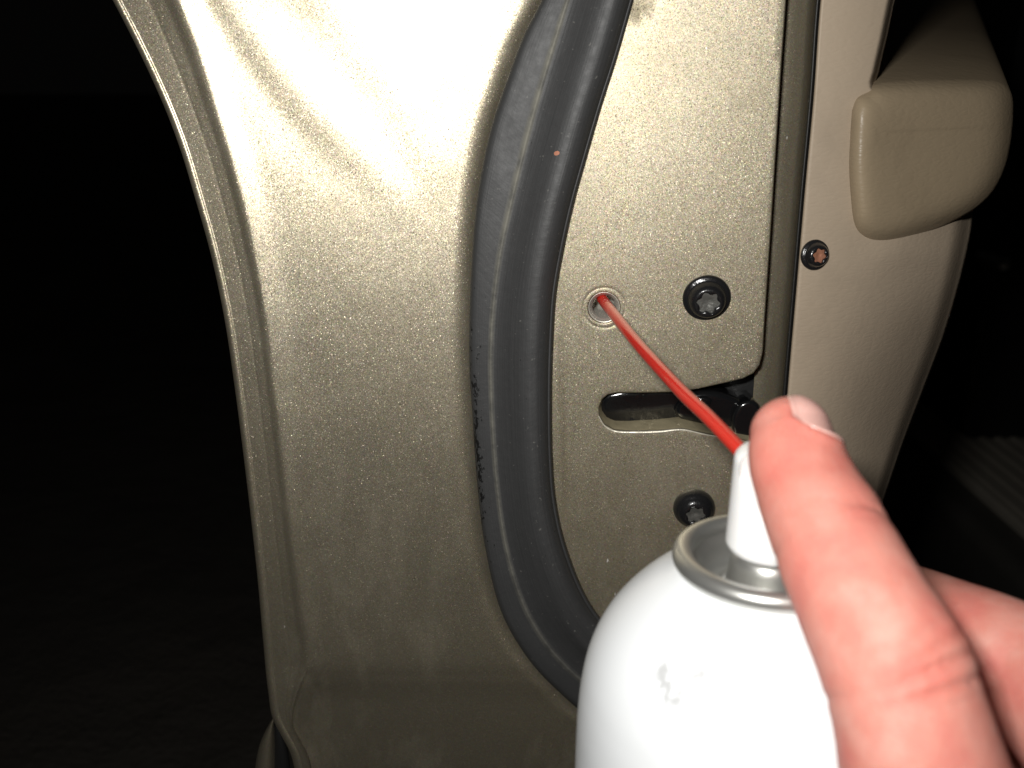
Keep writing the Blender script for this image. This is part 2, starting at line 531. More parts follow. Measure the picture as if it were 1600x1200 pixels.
sealR = [(1019, -70), (1002, -35), (991, 0), (967, 84), (941, 165), (916, 250), (897, 318), (881, 390), (869, 460), (864, 540), (862, 620), (863, 710), (869, 785), (886, 858), (918, 935), (960, 988), (1020, 1030), (1085, 1060)]
nk = len(sealL)
fL = spl([(i, *p) for i, p in enumerate(sealL)])
fS = spl([(i, *p) for i, p in enumerate(sealS)])
fR = spl([(i, *p) for i, p in enumerate(sealR)])
sealx = spl([(p[1], p[0]) for p in sealL])        # left edge of the seal by row
sealcx = spl([(s[1], s[0]) for s in sealS])

fans = [spl([(-75, a), (50, b), (175, c), (245, d), (330, e), (500, f)]) for a, b, c, d, e, f in
        ((252, 302, 342, 363, 387, 420), (268, 332, 412, 455, 520, 600), (290, 368, 458, 535, 610, 660), (318, 425, 545, 600, 655, 690), (412, 528, 609, 650, 690, 715), (520, 640, 700, 720, 735, 740))]
def fan_at(py): return [f(max(-75, min(500, py))) for f in fans]
def panel_grid():
    rows = 270; V = []; ncol = None
    for r in range(rows):
        py = -310 + (1275 + 310) * r / (rows - 1)
        xe = c_edge(py); xc = c_crease(py)
        w = max(4.0, (xc - xe) / 6.4)                      # mm between hem edge and crease
        xs = sealx(min(py, 1160)); xend = min(xs + 60, 1300) if py < 1000 else xs + 60
        row = []
        rb = 1.15
        H0 = 0.10 * w
        for a in np.linspace(-80, 132, 18):
            t = math.radians(a)
            row.append((rb - rb * math.cos(t), H0 + rb * (1 - math.sin(t))))
        mm = lambda s: xe + s * 6.4
        hem = 0.47
        for k in range(1, 40):
            f = k / 40.0
            s = 1.95 + (w - 1.95) * f
            d = 0.30 + H0 * (1 - 0.55 * f) if f < hem else 0.30 + H0 * (1 - 0.55 * hem) - H0 * 1.25 * (f - hem)
            d += 0.03 * math.exp(-((f - hem) / 0.03)**2)
            e = smooth01((f - 0.72) / 0.28)
            d = max(d, 0.0) * (1 - e) + 0.12 * e
            row.append((s, d))
        rowpts = [(mm(s), d) for (s, d) in row]
        n2 = 90
        for k in range(n2):
            f = k / (n2 - 1)
            x = xc + (xend - xc) * f
            s = (x - xc) / 6.4
            d = 0.12 + 0.80 * (1 - math.exp(-(s / 3.4)**1.7)) + 1.3 * (1 - math.exp(-s / 30.0)) + 0.022 * s   # ridge at the crease, gentle crown
            # fan of shallow draw folds at the upper corner
            if k == 0: acc = 0.0; xprev = x
            fx = fan_at(py)
            ph_ = float(np.interp(x, fx, range(len(fx)))) if x < fx[-1] else 9.0
            sl_ = -0.062 * math.cos(math.pi * ph_) if 0.5 < ph_ < 5 else 0.0
            if 0.5 < ph_ < 1.5: sl_ *= 0.55
            if ph_ > 3.5: sl_ *= 0.75
            if ph_ > 4.4: sl_ *= (5 - ph_) / 0.6
            acc += sl_ * (x - xprev) / 6.4; xprev = x
            d += acc * smooth01((430 - py) / 330)
            # soft vertical crown low down
            d += 0.25 * math.exp(-((x - xc - 45) / 26.0)**2) * smooth01((py - 520) / 200) * -1
            # shoulder falling away into the seal channel
            q = (x - (xs - 30)) / 30.0
            if q > 0: d += 1.5 * q * q if q < 1.2 else 2.16 + (q - 1.2) * 0.3
            # break line across the bottom
            low = py - 1046
            if low > -14: d += 0.022 * (low + 14)**2 / 56 if low < 14 else 0.022 * low * 0.5 + 0.154 - 0.154
            d += 1.1 * smooth01((x - xc - 6) / 26.0) * smooth01((py - 1048) / 50.0) * (1 - 0.6 * smooth01((x - xc - 40) / 120.0))
            d += 0.06 * noise.noise(Vector((x * 0.012, py * 0.012, 3.1)))
            rowpts.append((x, d))
        if ncol is None: ncol = len(rowpts)
        for (x, d) in rowpts: V.append(W(x, py, Y0 + d))
    # outer skin runs back from the hem
    return V, rows, ncol
V, nr, nc = panel_grid()
mk('jamb_panel', V, gridfaces(nr, nc), M_paint, door)
# outer skin, leading away from the hem edge
V = []
for r in range(90):
    py = -310 + 1585 * r / 89
    p = W(c_edge(py), py, Y0 + 3.4)
    for k, (dx, dy) in enumerate(((0.9, 0.2), (0.15, 1.6), (0.3, 8), (0.6, 60), (2, 300), (6, 900))):
        V.append((p[0] + dx, p[1] + dy, p[2]))
mk('outer_skin', V, gridfaces(90, 6), M_paint, door)

# wheel-arch moulding under the foot of the hem
mL = spl([(1118, 429), (1126, 424), (1140, 416), (1160, 407), (1185, 401), (1215, 397), (1290, 393)])
mR = spl([(1118, 433), (1126, 433), (1140, 439), (1160, 447), (1185, 452), (1215, 455), (1290, 462)])
V = []
prof = [(0, 4.5), (0.02, 2.2), (0.1, 0.7), (0.22, 0.0), (0.36, 0.1), (0.46, 0.9), (0.52, 2.4), (0.58, 4.2), (0.8, 4.6), (1.0, 4.9)]
for r in range(40):
    py = 1119 + 170 * (r / 39.0)**1.3
    for (u, d) in prof:
        V.append(W(mL(py) + (mR(py) - mL(py)) * u, py, Y0 + 4.5 + d))
mk('wheel_arch_moulding', V, gridfaces(40, len(prof)), M_paint, door)
V = []
for r in range(40):
    py = 1128 + 165 * (r / 39.0)
    for u, d in ((0.52, 1.9), (0.6, 0.9), (0.75, 0.4), (0.92, 0.9), (0.99, 2.2)):
        V.append(W(mL(py) + (mR(py) - mL(py)) * u, py, Y0 + 6.0 + d))
mk('arch_gap_filler', V, gridfaces(40, 5), M_blackd, door)

# ---- latch face
hc = (944, 481)
def yf_plane(x, z): return 240.5 - 0.075 * (x - 35.0) - 0.015 * (z + 50.0)
HC = onto(*hc, yf_plane)
grv = spl([(-60, 0)] + [(1, 0)])
gA = onto(884, 560, yf_plane); gB = onto(893, 900, yf_plane)
def yf_latch(x, z):
    y = yf_plane(x, z)
    r = math.hypot(x - HC[0], z - HC[2])
    y += 0.09 * math.exp(-((r - 5.1) / 0.32)**2)              # stamped ring round the threaded hole
    if r < 4.6: y += 0.04
    # shallow pressed groove beside the seal
    t = (z - gA[2]) / (gB[2] - gA[2])
    if t > -0.4:
        gx = gA[0] + (gB[0] - gA[0]) * t + max(0, t - 1) * 10
        a = smooth01((t + 0.4) / 0.6)
        y += a * 0.5 * math.exp(-((x - gx) / 1.1)**2) - a * 0.35 * (1 / (1 + math.exp((x - gx) / 0.8)))
    y += 0.05 * noise.noise(Vector((x * 0.09, z * 0.09, 1.7)))
    return y
def plp(p): 
    q = onto(p[0], p[1], yf_plane); return (q[0], q[2])
left = []
for i in np.linspace(-6.8, nk - 1, 80):
    l = fL(i); rr = fR(i); u = 0.62
    left.append((l[0] + (rr[0] - l[0]) * u, l[1] + (rr[1] - l[1]) * u))
slot = [(1182, 702), (1172, 692), (1146, 686), (1105, 680), (1066, 672), (1030, 675), (985, 676), (960, 674), (944, 665), (935, 650), (934, 637), (939, 623), (949, 615), (964, 612),
        (1000, 612), (1050, 611), (1090, 606), (1135, 596), (1160, 590), (1176, 582), (1185, 570), (1190, 550)]
right = [(1193, 500), (1201, 380), (1210, 240), (1219, 100), (1226, 0), (1231, -75), (1247, -310)]
bottom = [(1100, 1110), (1144, 1200), (1160, 1000), (1174, 800)]
outl = [plp(p) for p in left + bottom + slot + right]
def circ(r, n=40): return [(HC[0] + r * math.cos(2*math.pi*k/n), HC[2] + r * math.sin(2*math.pi*k/n)) for k in range(n)]
extra = []
for r in (4.0, 4.4, 4.7, 4.9, 5.1, 5.3, 5.6, 6.0): extra += circ(r, 64)
sheet('latch_face', outl, [circ(4.25)], yf_latch, M_jamb, door, step=1.5, rad=0.35, depth=10.5, extra=extra)
# oily worn return flange lining the slot
sl = [onto(p[0], p[1], yf_plane) for p in slot[1:14]]
V = []
for i, p in enumerate(sl):
    for (o, dy) in ((0.1, 0.35), (0.35, 0.75), (0.75, 1.6), (1.5, 4.2), (1.9, 5.6), (1.8, 6.4), (1.2, 8.0)):
        a = sl[max(0, i - 1)]; b = sl[min(len(sl) - 1, i + 1)]
        t = (b - a); L = math.hypot(t[0], t[2]); n = (t[2] / L, -t[0] / L)
        V.append((p[0] + n[0] * o, p[1] + dy, p[2] + n[1] * o))
mk('slot_flange', V, gridfaces(len(sl), 7), M_worn, door)

# worn bead on the slot's lower edge; pale colour paints in its lit line
M_lit_edge = plain('worn_lit_edge', (0.74, 0.69, 0.57), 0.34, 0.4, bumps=[(700, 0.2, 0.5)], colvar=0.25, varscale=300)
lp_ = spl([(i, *onto(p[0], p[1], yf_plane)) for i, p in enumerate(slot[2:10])])
V = []
for i in np.linspace(0, 7, 60):
    p = lp_(i); t = np.array(lp_(min(i + .05, 7))) - np.array(lp_(max(i - .05, 0)))
    L = math.hypot(t[0], t[2]); n = (t[2] / L, -t[0] / L)
    wd = 0.40 * (0.35 + 0.65 * math.exp(-((i - 3.4) / 2.0)**2)) * (1 + 0.3 * noise.noise(Vector((i * 3, 0, 0))))
    for a in np.linspace(0, 2 * math.pi, 11)[:-1]:
        V.append((p[0] + n[0] * (0.05 + wd * math.cos(a)), p[1] + 0.02 + wd * math.sin(a), p[2] + n[1] * (0.05 + wd * math.cos(a))))
mk('slot_lip', V, gridfaces(60, 10, True), M_lit_edge, door)
# threaded hole
prof = [(4.0, 0.0), (3.9, -0.25), (3.75, -0.3), (3.55, 0.0), (3.45, 0.2)]
h = 0.3
for k in range(9):
    prof += [(3.4, h), (2.9, h + 0.42), (2.9, h + 0.52), (3.4, h + 0.94)]; h += 1.0
prof += [(3.0, h), (3.0, h + 1), (0.01, h + 1)]
Nf = Vector((0.075, 1.0, 0.015)).normalized()      # into the door
ins = lathe('threaded_insert', [(r, hh + 0.75) for r, hh in prof], HC, Nf, M_thread, door, 56)

# latch screws
def torx(name, c, scale, mat, smat, parent, axis, form=''):
    ax = Vector(axis)
    prof = [(5.95, -0.2), (6.0, 0.25), (5.9, 0.7), (5.55, 1.05), (5.0, 1.2), (4.75, 1.35), (4.6, 2.0), (4.35, 2.9), (3.9, 3.6), (3.5, 3.95), (3.2, 4.05)] if form != 'dome' else \
           [(5.95, -0.2), (6.05, 0.6), (5.95, 1.4), (5.65, 2.2), (5.2, 2.9), (4.95, 3.1), (4.7, 3.5), (4.2, 4.1), (3.6, 4.5), (3.2, 4.6), (2.95, 4.65)]
    top = prof[-1][1]
    nb = len(prof)
    prof = prof + [(2.85, top), (2.75, top - 0.15), (2.7, top - 1.3)]
    def mod(i, r, t):
        return (r * (1 + 0.13 * math.cos(6 * t) - 0.03)) * scale if i > nb - 1 else r * scale
    s = lathe(name, [(r, h * scale) for r, h in prof], c, ax, mat, parent, 72, mod)
    pr2 = [(2.75, top - 1.0), (1.8, top - 0.9), (0.9, top - 1.2), (0.01, top - 1.3)]
    lathe('socket', [(r, h * scale) for r, h in pr2], c, ax, smat, s, 72,
          lambda i, r, t: (r * (1 + (0.13 * math.cos(6 * t) if i == 0 else 0))) * scale)
    return s
Nout = (-0.10, -1.0, 0.035)
# latch face again for placement
P1 = onto(1104, 465, yf_plane); P2 = onto(1084, 792, yf_plane)
torx('latch_screw', P1, 0.98, M_black, M_torx, door, (-0.06, -1.0, -0.16))
torx('latch_screw', P2, 0.90, M_black, M_torx, door, (-0.05, -1.0, -0.16), 'dome')

# latch behind the slot
def pxprism(name, pts, Y, mat, depth, rad=0.8, rnd=2, tilt=0.0, parent=None, step=1.2):
    c = W(*np.mean(np.array(pts), axis=0), Y)
    yy = lambda x, z: Y + tilt * (z - c[2])
    poly = roundpoly([(W(p[0], p[1], Y)[0], W(p[0], p[1], Y)[2]) for p in pts], rnd)
    return sheet(name, poly, [], yy, mat, parent or door, step=step, rad=rad, depth=depth)
hs = pxprism('latch_housing', [(920, 585), (1215, 560), (1215, 720), (920, 715)], 250.5, M_blackd, 14, 0.5, 1)
pxprism('latch_fork', [(946, 616), (1078, 612), (1084, 650), (1050, 658), (965, 658), (944, 645)], 245.0, M_grease, 6, 1.8, 2, -0.28, hs)
pxprism('latch_cam', [(1056, 646), (1080, 620), (1120, 618), (1160, 634), (1172, 668), (1120, 664), (1090, 655)], 243.4, M_grease, 7, 1.4, 2, -0.2, hs)
pxprism('latch_bumper', [(1149, 652), (1160, 632), (1184, 630), (1188, 700), (1160, 694), (1152, 676)], 241.5, M_grease, 9, 1.0, 2, -0.1, hs)
pxprism('latch_guide', [(1085, 628), (1102, 622), (1112, 630), (1094, 638)], 241.8, M_grease, 6, 0.6, 1, -0.3, hs)

# narrow painted flange between the latch face and the trim
fA = spl([(-80, 1222), (0, 1218), (300, 1198), (600, 1178), (1280, 1128)])
fB = spl([(-80, 1290), (0, 1281), (150, 1270), (300, 1256), (450, 1243), (600, 1230), (800, 1215), (1280, 1175)])
V = []
for r in range(120):
    py = -312 + 1592 * r / 119
    for k in range(14):
        u = k / 13
        V.append(W(fA(py) + (fB(py) - fA(py)) * u, py, 246.3 + 3.2 * u - 0.8 * math.sin(u * 3.1) + 3.5 * smooth01((u - .78) / .22)))
mk('inner_flange', V, gridfaces(120, 14), M_jamb, door)
# thin black sealing lip along the trim
V = []
for r in range(120):
    py = -312 + 1592 * r / 119
    for k, (dx, dY) in enumerate(((-9, 1.8), (-8.2, -0.2), (-6.5, -0.9), (-4.5, -0.6), (-2.0, 0.6), (2, 3))):
        V.append(W(fB(py) + dx + 3, py, 246.8 + dY))
mk('trim_sealing_lip', V, gridfaces(120, 6), M_blackd, door)

# ---- trim panel
tR = spl([(-80, 1420), (0, 1399), (60, 1386), (110, 1374), (135, 1369), (155, 1385), (210, 1460), (280, 1512), (345, 1520), (400, 1510), (460, 1495), (520, 1477), (600, 1447), (700, 1409), (770, 1385), (900, 1338), (1050, 1285), (1280, 1210)])
V = []; ncT = 0
def trimY(u, py):
    return 244.5 + (20 + 35 * smooth01((py - 400) / 300)) * u**2.2
for r in range(200):
    py = -312 + 1592 * r / 199
    row = []
    xl = fB(py) + 1.0
    for (dx, dY) in ((2.5, 6.0), (0.6, 2.6), (0.2, 1.5), (0.9, 0.7), (2.4, 0.15)):
        row.append((xl + dx, 244.5 + dY))
    for k in range(60):
        u = k / 59
        x = xl + 4 + (tR(py) - xl - 4) * u
        y = trimY(max(0.0, x - xl) / 245.0, py)
        y += 9.0 * smooth01((u - 0.86) / 0.14)**2                 # rolls off at the inner side
        # raised pad swell below the armrest
        y -= 1.2 * math.exp(-((py - 392) / 26.0)**2) * smooth01((u - .3) / .3)
        row.append((x, y))
    pts = [W(x, py, y) for x, y in row]
    last = pts[-1]
    for dx, dy in ((0.2, 4), (0.0, 12), (-1, 60), (-4, 400), (-8, 900)):
        pts.append(np.array((last[0] + dx, last[1] + dy, last[2])))
    ncT = len(pts); V += pts
mk('trim_panel', V, gridfaces(200, ncT), M_trim, door)

# trim screw
uS = (1273 - 1250) / 260
PS = W(1273, 398, trimY(uS, 398) + 0.2)
torx('trim_screw', PS, 0.64, M_black, M_rust, door, (0.22, -0.95, 0.06))

# armrest end
ring = [(1330, 172), (1337, 152), (1352, 141), (1369, 131), (1400, 126), (1460, 124), (1530, 124), (1566, 130), (1581, 148), (1583, 180), (1579, 225), (1568, 268), (1548, 304),
        (1518, 330), (1480, 350), (1440, 366), (1400, 378), (1372, 380), (1350, 372), (1335, 352), (1329, 310), (1326, 250)]
rf = spl([(i, *p) for i, p in enumerate(ring + [ring[0]])])
pr = [rf(t) for t in np.linspace(0, len(ring), 111)[:-1]]
cx, cy = np.mean(np.array(pr), axis=0)
V = []; rings = []
nR = len(pr)
YA = 238.5
def aY(px): return YA + 24.0 * (px - 1325) / 260.0
def addring(sc, dY, shift=(0, 0), sc2=None):
    for (x, y) in pr:
        X = cx + (x - cx) * sc + shift[0]; Yp = cy + (y - cy) * (sc2 or sc) + shift[1]
        p = W(X, Yp, aY(X) + dY + 0.3 * smooth01((Yp - 203 + (X - 1400) * 0.05) / 5)); V.append(p)
lay = 0
for sc in (0.0005, *np.linspace(0.03, 1.0, 44)): addring(sc, 7.0 * sc**9); lay += 1
# body running forward, rising towards the pull grip
mouth = [W(x, y, aY(x) + 7.5) for (x, y) in pr]
for k in range(1, 9):
    f = k / 8
    for (x, y), m0 in zip(pr, mouth):
        X2 = 1425 + (x - 1330) * 0.30; Y2 = -70 + (y - 125) * 0.55
        q = W(X2, Y2, 1300)
        V.append(m0 * (1 - f) + q * f)
    lay += 1
F = gridfaces(lay, nR, True)
mk('armrest', V, F, M_arm, door)

# ---- weatherstrip
prof = [(0.0, -3.0), (0.0, 0.4), (0.012, 1.6), (0.035, 2.4), (0.07, 2.8), (0.13, 3.1), (0.20, 3.35), (0.26, 3.5), (0.285, 3.65), (0.300, 3.9), (0.312, 3.95), (0.325, 3.85), (0.345, 3.85), (0.38, 4.1),
        (0.43, 4.6), (0.50, 5.5), (0.57, 6.5), (0.64, 7.4), (0.71, 8.0), (0.78, 8.2), (0.84, 7.9), (0.89, 7.2), (0.925, 6.3), (0.945, 5.5), (0.955, 5.0), (0.962, 4.95), (0.975, 4.9), (0.988, 4.3), (0.995, 3.2), (1.0, 1.0), (1.0, -4.0)]
pu = spl([(i, *p) for i, p in enumerate(prof)])
V, UV = [], []
nrow = 320
ncs = len(prof) * 2 - 1
for r in range(nrow):
    t = -6.8 + (nk - 1 + 6.8) * r / (nrow - 1)
    l, s, rr = fL(t), fS(t), fR(t)
    tw = smooth01((t - 13) / 3)            # the bulb flattens and turns under at the lower bend
    for k in range(ncs):
        u, hgt = pu(k / 2.0)
        u = float(min(1, max(0, u)))
        if u < 0.3:
            x, y = l + (s - l) * (u / 0.3)
        else:
            x, y = s + (rr - s) * ((u - 0.3) / 0.7)
        if u > 0.33:
            hgt = hgt * (1 - 0.35 * tw) + tw * 1.1 * math.exp(-((u - 0.62) / 0.05)**2)
        hgt += 0.12 * noise.noise(Vector((u * 4, t * 1.3, 0.0)))
        V.append(W(x, y, Y0 - hgt)); UV.append((u, t / (nk - 1)))
mk('weatherstrip', V, gridfaces(nrow, ncs), M_rubber, door, uvs=UV)

# shell behind everything so the door is closed
V = [W(520, 1270, 262), W(1150, 1270, 262), W(1270, -305, 262), W(330, -305, 262)]
mk('inner_shell', [*(tuple(p) for p in V), *((p[0] * 0.9, 900, p[2]) for p in V)],
   [(0, 1, 2, 3), (7, 6, 5, 4), (0, 4, 5, 1), (1, 5, 6, 2), (2, 6, 7, 3), (3, 7, 4, 0)], M_blackd, door, smooth=False)

# ------------------------------------------------------------------ car body to the right: sill and pillar
body = door
def beam(name, x0, x1, z0, z1, y0, y1, mat, rad=8.0, parent=None):
    prof = []
    for (cx_, cz_, a0) in ((x1 - rad, z1 - rad, 0), (x0 + rad, z1 - rad, 90), (x0 + rad, z0 + rad, 180), (x1 - rad, z0 + rad, 270)):
        for k in range(6):
            t = math.radians(a0 + 18 * k); prof.append((cx_ + rad * math.cos(t), cz_ + rad * math.sin(t)))
    V = [(p[0], y, p[1]) for y in (y0, y1) for p in prof]
    n = len(prof)
    F = gridfaces(2, n, True) + [tuple(range(n)), tuple(range(2*n - 1, n - 1, -1))]
    return mk(name, V, F, mat, parent or body, smooth=False)
beam('sill', 505, 760, -740, -470, 250, 2300, M_silld, 18)
sp_ = beam('scuff_plate', 548, 708, -474, -458, 300, 2200, M_sill, 5)
for k in range(7):
    beam('rib', 560 + k * 21, 570 + k * 21, -460, -455.5, 320, 2180, M_sill, 1.5, sp_)
beam('sill_step', 716, 762, -478, -405, 300, 2200, M_silld, 12)
beam('floor_edge', 765, 1000, -560, -395, 300, 2200, M_sill, 10)
beam('pillar', 600, 900, -470, 300, 1250, 1450, M_blackd, 30)
pb = W(1570, 413, 1200)
lathe('striker_bolt', [(9, -60), (9, -4), (8, 0), (5, 2), (0.01, 2.4)], pb, (0, -1, 0), M_tin, body, 24)

# ------------------------------------------------------------------ spray can
RC = Dp(1203, 872, 162.0)                           # centre of the valve-cup rim
SCUFF = [(0, 0, 0), (0, 0, 0)]
can = empty('spray_can', (RC[0], RC[1], RC[2] - 180), 'plain white aerosol can with silver valve cup, white nozzle and red straw', 'spray can')
def can_local(px, py, r):
    # point on the can's dome seen at a pixel (for the scuff marks)
    best = None
    for d in np.arange(110, 170, 0.25):
        p = Dp(px, py, d); q = p - np.array((RC[0], RC[1], RC[2] - 180))
        h = q[2] - 180
        rad = canr(-h)
        if math.hypot(q[0], q[1]) <= rad: return tuple(q / 1000)
    return (0, 0, 0)
cprof = [(14.6, 1.6), (15.4, 2.3), (16.2, 3.0), (18.4, 4.6), (20.9, 6.8), (23.6, 9.7), (25.9, 12.8), (27.8, 16.3), (29.2, 20.2), (30.1, 24.8), (30.6, 30.0), (30.8, 36.0), (30.9, 48.0)]
_cp = spl([(h, r) for r, h in cprof])
def canr(h): return 30.9 if h > 48 else (_cp(h) if h > 1.6 else 14.6)
SCUFF = [can_local(1045, 1070, 33), can_local(1088, 1066, 33)]
M_can = can_mat()
prof = []
for h in np.linspace(1.6, 48, 60): prof.append((canr(h), -h))
prof += [(30.9, -60), (30.9, -120), (30.9, -174), (30.5, -176.5), (29.5, -178)]
prof += [(29, -177.5), (20, -172), (0.01, -168)]
lathe('body', prof, RC, (0, 0, 1), M_can, can, 128)
# seam bead at the base
lathe('base_seam', [(30.5, -174.5), (31.7, -175), (32.1, -177), (31.7, -179.2), (30.7, -180), (29.5, -179.4), (29.1, -177)], RC, (0, 0, 1), M_tin, can, 96)
# valve cup: rolled rim, dished floor, raised pedestal
prof = []
for a in np.linspace(-60, 205, 22):
    t = math.radians(a)
    prof.append((14.0 + 1.75 * math.cos(t), -0.3 + 1.75 * math.sin(t)))
prof += [(12.0, -1.6), (11.75, -3.2), (11.5, -4.8), (10.9, -5.8), (9.8, -6.1), (8.6, -5.9), (7.6, -5.3), (6.9, -4.2), (6.6, -2.6), (6.45, -0.8), (6.2, 0.4), (5.6, 1.15), (4.6, 1.5), (3.0, 1.6), (0.01, 1.6)]
cup = lathe('valve_cup', prof, RC, (0, 0, 1), M_tin, can, 96)
# crimp dimples round the pedestal
for k in range(8):
    t = 2 * math.pi * (k + 0.5) / 8
    c = (RC[0] + 7.3 * math.cos(t), RC[1] + 7.3 * math.sin(t), RC[2] - 4.6)
    lathe('crimp', [(1.5, -0.6), (1.35, 0.0), (0.9, 0.35), (0.01, 0.5)], c, (math.cos(t), math.sin(t), 0.6), M_tin, cup, 16)

# nozzle: tapered actuator with a finger scoop on the near side
nz0 = 1.9
NZ = []
nn = 64
hs_ = np.concatenate([[0.0, 0.25], np.linspace(0.7, 15.2, 26), [15.9, 16.4, 16.7, 16.8]])
def noz_r(h):
    r = 7.3 - 0.55 * (h / 16.8)**0.9
    if h < 0.3: r -= 0.4
    if h > 15.3: r -= 1.1 * ((h - 15.3) / 1.5)**2
    return r
VN = []
for h in hs_:
    for k in range(nn):
        t = 2 * math.pi * k / nn
        r = noz_r(h)
        x = r * math.cos(t); y = r * math.sin(t)
        # scoop: a slanting flat cut into the near right side, where the fingertip presses
        cut = 5.6 - 6.4 * smooth01((h - 4.0) / 11.0)
        nx, ny = 0.45, -0.893
        dd = x * nx + y * ny
        if dd > cut: x -= nx * (dd - cut); y -= ny * (dd - cut)
        VN.append((RC[0] + x, RC[1] + y, RC[2] + nz0 + h))
VN.append((RC[0], RC[1] + 1.5, RC[2] + nz0 + 16.85)); VN.append((RC[0], RC[1], RC[2] + nz0))
F = gridfaces(len(hs_), nn, True)
top = (len(hs_) - 1) * nn
F += [(top + k, top + (k + 1) % nn, len(VN) - 2) for k in range(nn)] + [((k + 1) % nn, k, len(VN) - 1) for k in range(nn)]
noz = mk('nozzle', VN, F, M_nozzle, can)

# red straw
sp_px = [(934, 452), (941, 467), (960, 492), (997, 538), (1035, 580), (1070, 617), (1105, 650), (1137, 683), (1180, 729)]
arc = [0]
for a, b in zip(sp_px[:-1], sp_px[1:]): arc.append(arc[-1] + math.hypot(b[0]-a[0], b[1]-a[1]))
path = []
d_hole, d_noz = 249.0, 158.5
for (p, s) in zip(sp_px, arc):
    f = (s - arc[1]) / (arc[-1] - arc[1])
    d = 1 / ((1 - f) / d_hole + f / d_noz)
    path.append(Dp(p[0], p[1], d))
pf = spl([(i, *p) for i, p in enumerate(path)])
V = []; ns = 90; nseg = 24
for i in range(ns):
    t = (len(path) - 1) * i / (ns - 1)
    c = Vector(pf(t)); dr = (Vector(pf(min(t + .02, len(path) - 1))) - Vector(pf(max(t - .02, 0)))).normalized()
    a = dr.cross(Vector((0, 0, 1))).normalized(); b = dr.cross(a)
    for k in range(nseg):
        q = 2 * math.pi * k / nseg
        V.append(c + (a * math.cos(q) + b * math.sin(q)) * 1.34)
mk('straw', V, gridfaces(ns, nseg, True) + [tuple(range(nseg))], M_straw, can)

# ------------------------------------------------------------------ hand
class Tube:
    """limb: centre points with radii; frame gives a fixed 'dorsal' direction"""
    def __init__(s, pts, rad, dorsal, n=48, m=90, mod=None, flat=1.0, tipcap=True, endcap=True):
        s.pts = pts; s.k = len(pts) - 1
        s.f = spl([(i, *p) for i, p in enumerate(pts)])
        s.r = spl([(i, r) for i, r in enumerate(rad)])
        s.dorsal = Vector(dorsal); s.n = n; s.m = m; s.mod = mod; s.flat = flat
    def frame(s, t):
        c = Vector(s.f(t))
        d = (Vector(s.f(min(t + .03, s.k))) - Vector(s.f(max(t - .03, 0)))).normalized()
        e = (s.dorsal - d * s.dorsal.dot(d)).normalized()
        return c, d, e, d.cross(e)
    def point(s, t, ph, lift=0.0):
        # t<0: rounded tip cap, param -1..0
        if t < 0:
            c, d, e, g_ = s.frame(0.0); r = s.r(0.0)
            a = -t * math.pi / 2
            rr = r * math.cos(a); c = c - d * (r * 0.92 * math.sin(a))
        else:
            c, d, e, g_ = s.frame(t); rr = s.r(t)
        if s.mod: rr += s.mod(t, ph) * (math.cos(-t * math.pi / 2) if t < 0 else 1)
        rr += lift * (1 if t >= 0 else math.cos(-t * math.pi / 2) * .6 + .4)
        v = e * math.cos(ph) * s.flat + g_ * math.sin(ph)
        p = c + v * rr
        if t < 0: p = p - d * lift * math.sin(-t * math.pi / 2)
        return p
    def mesh(s):
        ts = list(np.linspace(-1, 0, 16)) + list(np.linspace(0, s.k, s.m))[1:]
        V = []
        for t in ts:
            for k in range(s.n): V.append(tuple(s.point(t, 2 * math.pi * k / s.n)))
        n = s.n; m = len(ts)
        F = gridfaces(m, n, True)
        V.append(tuple(np.mean(np.array(V[(m-1)*n:m*n]), axis=0)))
        F += [((m-1)*n + k, (m-1)*n + (k+1) % n, len(V) - 1) for k in range(n)]
        return V, F

